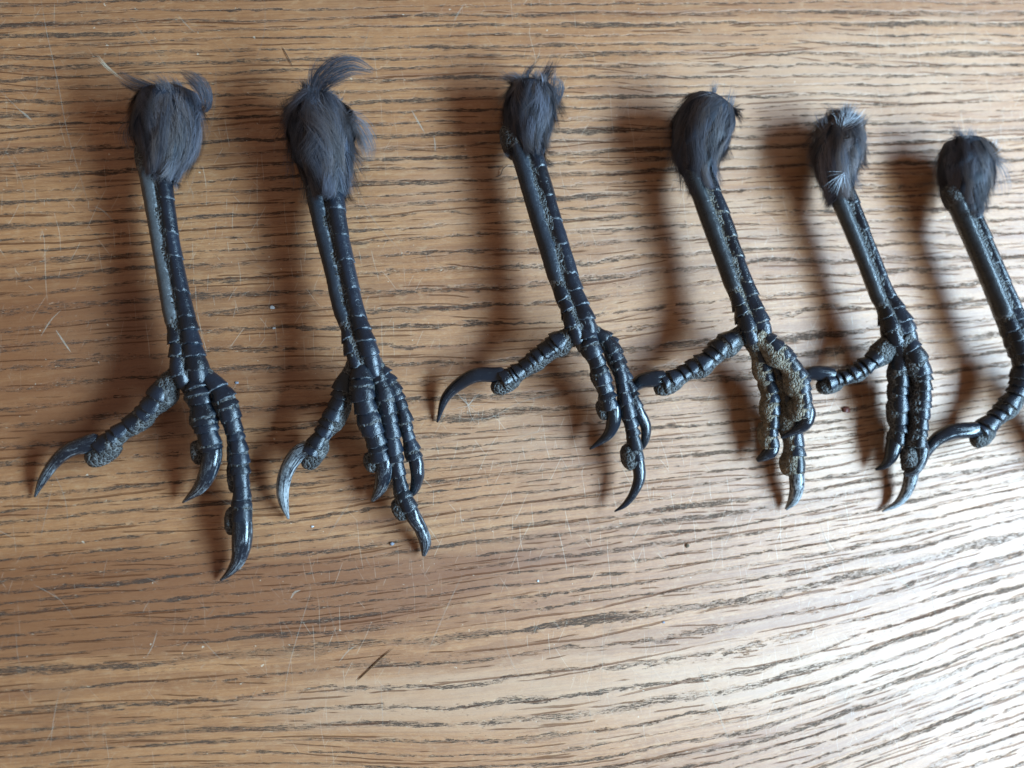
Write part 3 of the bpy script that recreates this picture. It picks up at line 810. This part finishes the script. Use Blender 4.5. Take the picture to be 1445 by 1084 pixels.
    toe(e, o, [(1076, 490, 11, 30), (1098, 530, 9, 32), (1110, 570, 7.5, 33), (1116, 605, 6.5, 34), (1119, 636, 6, 34), (1121, 668, 5.5, 28)],
        [(1121, 660, 5.5, 21), (1124, 673, 5.5, 22), (1124, 690, 4.5, 20), (1119, 706, 3, 15), (1109, 719, 1.5, 4)], (44, 44), 9, D, [(1107, 655, 4.5, 24, 34, 0)], 74, .1, PALE_CLAW)
    toe(e, o, [(1068, 472, 14, 38), (1086, 489, 15, 35), (1107, 509, 15, 35), (1123, 535, 14, 34), (1130, 561, 12.5, 32), (1131, 588, 11, 28)],
        [(1136, 574, 11.5, 22), (1139, 584, 11.5, 24), (1135, 598, 10.5, 21), (1122, 608, 9, 14), (1102, 618, 7, 3)], (52, 56), 11, D, [(1116, 578, 10, 24, 34, 5), (1110, 548, 11.5, 22, 30, -12)], 76)
    # --- fifth
    e, o = foot(1268, 490, 'slim black bird foot with white fluff in its tuft')
    s = shank(e, o, [(1168, 235, 10, 26), (1181, 260, 10, 34), (1190, 282, 10, 35), (1220, 356, 10.5, 32), (1243, 415, 11, 33), (1253, 435, 11.5, 36), (1265, 466, 12, 46), (1279, 500, 10.5, 32)], -4, 5, C, PLATE['dusty'], 5, .70)
    t = tuft(e, o, [(1190, 160, 10, 46), (1188, 178, 10, 68), (1184, 208, 10, 76), (1180, 236, 10, 68), (1184, 262, 10, 46), (1190, 282, 10, 36)], 6000, FEATHER_BROWN, .18, 42, (.2, .4), .6)
    wisp(t, o, [(1186, 182, 15, 14), (1196, 168, 17, 18), (1203, 150, 16, 8)], 110, FLUFF, 43, (.035, .06), 'white_fluff', 2.2, .5)
    wisp(t, o, [(1192, 242, 15, 8), (1182, 256, 15, 12), (1172, 272, 13, 8)], 70, FLUFF, 44, (.035, .06), 'white_fluff', 2.0, .5)
    wisp(t, o, [(1165, 185, 12, 14), (1158, 168, 12, 12), (1152, 156, 11, 5)], 90, FEATHER_BROWN, 45)
    wisp(t, o, [(1207, 190, 12, 12), (1213, 172, 12, 12), (1217, 160, 11, 5)], 90, FEATHER, 46)
    toe(e, o, [(1264, 474, 11, 38), (1250, 490, 10.5, 36), (1232, 509, 9.5, 30), (1210, 525, 8.5, 25), (1188, 535, 7.5, 25), (1164, 542, 7, 24)],
        [(1176, 530, 7, 22), (1163, 528, 7, 23), (1145, 527, 6.5, 20), (1129, 532, 5.5, 13), (1117, 543, 4, 3)], (-40, -35), 7, C, [(1170, 545, 6, 40, 26, 5)], 88, .3)
    toe(e, o, [(1266, 490, 10.5, 36), (1268, 522, 10, 29), (1267, 547, 9.5, 27), (1267, 576, 8.5, 27), (1267, 604, 7, 26), (1264, 628, 6.5, 23)],
        [(1263, 620, 6.5, 22), (1261, 630, 6.5, 22), (1257, 645, 5.5, 18), (1248, 657, 4, 11), (1235, 663, 2.5, 3)], (20, 30), 7, C, [(1255, 590, 5.5, 16, 36, 0), (1256, 555, 7, 16, 36, 0)], 92)
    toe(e, o, [(1272, 500, 9, 30), (1282, 560, 7.5, 28), (1284, 620, 6, 26), (1286, 664, 5.5, 22)],
        [(1286, 655, 5.5, 20), (1286, 668, 5.5, 20), (1281, 689, 4, 17), (1268, 709, 2.5, 11), (1245, 722, 1, 2)], (25, 30), 8, C, cmat=PALE_CLAW)
    toe(e, o, [(1272, 478, 12, 40), (1287, 500, 13, 36), (1297, 525, 12.5, 31), (1299, 551, 11.5, 30), (1297, 576, 10.5, 30), (1295, 601, 9.5, 29), (1292, 632, 9, 26)],
        [(1297, 622, 9, 20), (1300, 638, 9, 21), (1296, 655, 8, 18), (1287, 666, 7, 14), (1275, 670, 6, 5)], (22, 40), 11, G, [(1278, 652, 6.5, 24, 32, 0)])
    # --- sixth, cut by the frame
    e, o = foot(1450, 500, 'black bird foot cut off by the right edge of the photo')
    s = shank(e, o, [(1340, 262, 11, 30), (1355, 284, 11, 38), (1363, 303, 11, 37), (1386, 356, 11.5, 36), (1411, 415, 12, 37), (1425, 450, 12.5, 40), (1440, 482, 13, 44), (1452, 508, 13, 46)], 2, 5, C, PLATE['dusty'], 5, .72)
    knuckle(s, o, 1345, 279, 10, 26, 44, -25, G['skin'])
    t = tuft(e, o, [(1362, 192, 11, 40), (1362, 206, 11, 66), (1362, 236, 11, 80), (1364, 262, 11, 66), (1365, 284, 11, 50), (1368, 303, 11, 40)], 6000, FEATHER, .04, 52, (.25, .45), .4)
    wisp(t, o, [(1392, 222, 13, 14), (1407, 236, 11, 22), (1414, 260, 8, 18), (1416, 280, 6, 6)], 240, FEATHER, 53)
    wisp(t, o, [(1392, 222, 14, 10), (1400, 208, 15, 10), (1404, 194, 15, 4)], 60, FLUFF, 54, (.035, .06), 'white_fluff', 2.0, .5)
    wisp(t, o, [(1388, 226, 14, 12), (1398, 232, 14, 18), (1402, 246, 13, 10)], 140, FEATHER_DARK, 55)
    toe(e, o, [(1450, 494, 12, 38), (1444, 525, 11, 32), (1436, 553, 10, 30), (1420, 576, 9, 29), (1402, 594, 8, 29), (1382, 612, 7.5, 27)],
        [(1386, 605, 7.5, 20), (1367, 607, 7.5, 23), (1342, 610, 6.5, 22), (1321, 621, 5, 19), (1308, 638, 3.5, 14), (1300, 662, 1.5, 3)], (-62, -52), 8, C, [(1388, 619, 6.5, 40, 26, 20), (1434, 572, 8.5, 44, 20, 50)], 86, .14)
    toe(e, o, [(1456, 500, 13, 34), (1476, 535, 13, 31), (1488, 575, 11, 29), (1494, 615, 9, 28)],
        [(1494, 606, 9, 24), (1496, 620, 9, 24), (1492, 645, 6, 17), (1476, 668, 3, 3)], (25, 30), 8, C)
    toe(e, o, [(1458, 500, 12, 30), (1485, 540, 11, 28), (1505, 600, 9, 27), (1512, 660, 7, 26)],
        [(1511, 650, 7, 22), (1514, 665, 7, 22), (1512, 690, 4.5, 15), (1500, 712, 2, 3)], (30, 30), 9, C)
build_feet()

# ------------------------------------------------------------------ small loose things on the table
def rod(name, pts, rad, mat, label, cat):
    """a loose fibre: tapering six-sided rod lying on the wood"""
    P = np.array([at(a, b, z) for a, b, z in pts])
    S, L = spline(np.c_[P, np.full(len(P), rad)], 28)
    org = S[len(S)//2, :3].copy(); org[2] = 0
    Cn = S[:, :3]; T = nrm(np.gradient(Cn, axis=0)); up = np.array([0, 0, 1.0])
    N = nrm(up-(T @ up)[:, None]*T); Sd = np.cross(N, T)
    th = np.linspace(0, 2*math.pi, 6, endpoint=False)
    t = np.linspace(0, 1, 28)
    rr = rad*np.clip(np.minimum(t*9, (1-t)*4), .15, 1)
    V = Cn[:, None]+rr[:, None, None]*(np.cos(th)[None, :, None]*N[:, None]+np.sin(th)[None, :, None]*Sd[:, None])
    F = grid_faces(28, 6, True)+[tuple(range(5, -1, -1)), tuple(27*6+j for j in range(6))]
    o = link(name, V.reshape(-1, 3), F, mat, origin=org)
    o.location = org*MM
    return tag(o, label, cat)
rod('bristle', [(503, 962, .25), (520, 946, .3), (538, 929, .3), (556, 914, .25)], .15, plain('bristle_brown', (.13, .065, .025)), 'straight brown bristle lying on the bare lower wood', 'bristle')
rod('hair', [(698, 250, .12), (706, 247, .3), (710, 238, .6), (720, 231, .3)], .10, plain('hair_black', (.02, .02, .02)), 'short black curled hair on the wood beside a shank', 'hair')
rod('stray_barb', [(398, 66, .15), (406, 80, .3), (414, 96, .2)], .09, plain('barb_brown', (.05, .035, .03)), 'thin dark hair above the tuft with the curled feather', 'hair')

def down():
    r = np.random.default_rng(77)
    c = at(661, 572, .4); org = c.copy(); org[2] = 0
    n, k = 24, 7
    s = np.linspace(0, 1, k)
    a = r.uniform(0, 2*math.pi, n); L = r.uniform(2, 8, n)
    d = np.stack([np.cos(a), np.sin(a), r.uniform(0, .35, n)], 1)
    cu = np.stack([-np.sin(a), np.cos(a), -.3*np.ones(n)], 1)*r.normal(0, .35, n)[:, None]
    P3 = c+d[:, None]*(L[:, None]*s)[..., None]+cu[:, None]*(L[:, None]*s**2)[..., None]
    P3[..., 2] = np.maximum(P3[..., 2], .08)
    V, F, tip = strands(P3, r.uniform(.03, .06, n))
    o = link('down_feather', V, F, plain('down_white', (.46, .41, .35), .8), origin=org)
    o.location = org*MM
    tag(o, 'tiny pale tuft of down lying in the curve of a hind claw', 'down feather')
down()

def crumb(px, py, wd, mat, label, cat='crumb'):
    c = at(px, py, 0); s = mmpp(c)*wd*.38
    nu, nv = 7, 9
    u = np.linspace(.05, math.pi-.05, nu); v = np.linspace(0, 2*math.pi, nv, endpoint=False)
    U, W = np.meshgrid(u, v, indexing='ij')
    q = np.stack([np.sin(U)*np.cos(W)*1.25, np.sin(U)*np.sin(W), np.cos(U)*.38], -1)*s
    q = q*(1+lumpy(q+c, .5, 3.1/s))[..., None]
    q[..., 2] += s*.36
    F = grid_faces(nu, nv, True)+[tuple(range(nv-1, -1, -1)), tuple((nu-1)*nv+j for j in range(nv))]
    o = link('crumb', q.reshape(-1, 3), F, mat)
    org = c.copy(); org[2] = 0
    o.location = org*MM
    return tag(o, label, cat)
WHITE = plain('crumb_white', (.50, .50, .50), .6)
BLUE = plain('crumb_grey', (.20, .21, .25), .6)
RED = plain('resin_red', (.12, .035, .025), .35)
crumb(384, 434, 7, WHITE, 'white grain on the wood left of the second shank, upper of two')
crumb(387, 463, 4.5, WHITE, 'white grain on the wood left of the second shank, lower of two')
crumb(334, 540, 5, BLUE, 'blue grey grain right of the leftmost foot')
crumb(441, 743, 4, WHITE, 'white grain below the worn hind claw of the second foot')
crumb(553, 767, 7, BLUE, 'grey flake left of the lowest claw of the second foot')
crumb(759, 820, 4, WHITE, 'white grain on the bare wood below the third foot')
crumb(936, 878, 4, BLUE, 'dark grain on the glossy wood below the fourth foot')
crumb(970, 770, 7, plain('crumb_brown', (.10, .07, .04)), 'brown crumb on the wood below the third and fourth feet')
crumb(1193, 578, 12, RED, 'small dark red blob on the wood between fourth and fifth feet', 'blob')
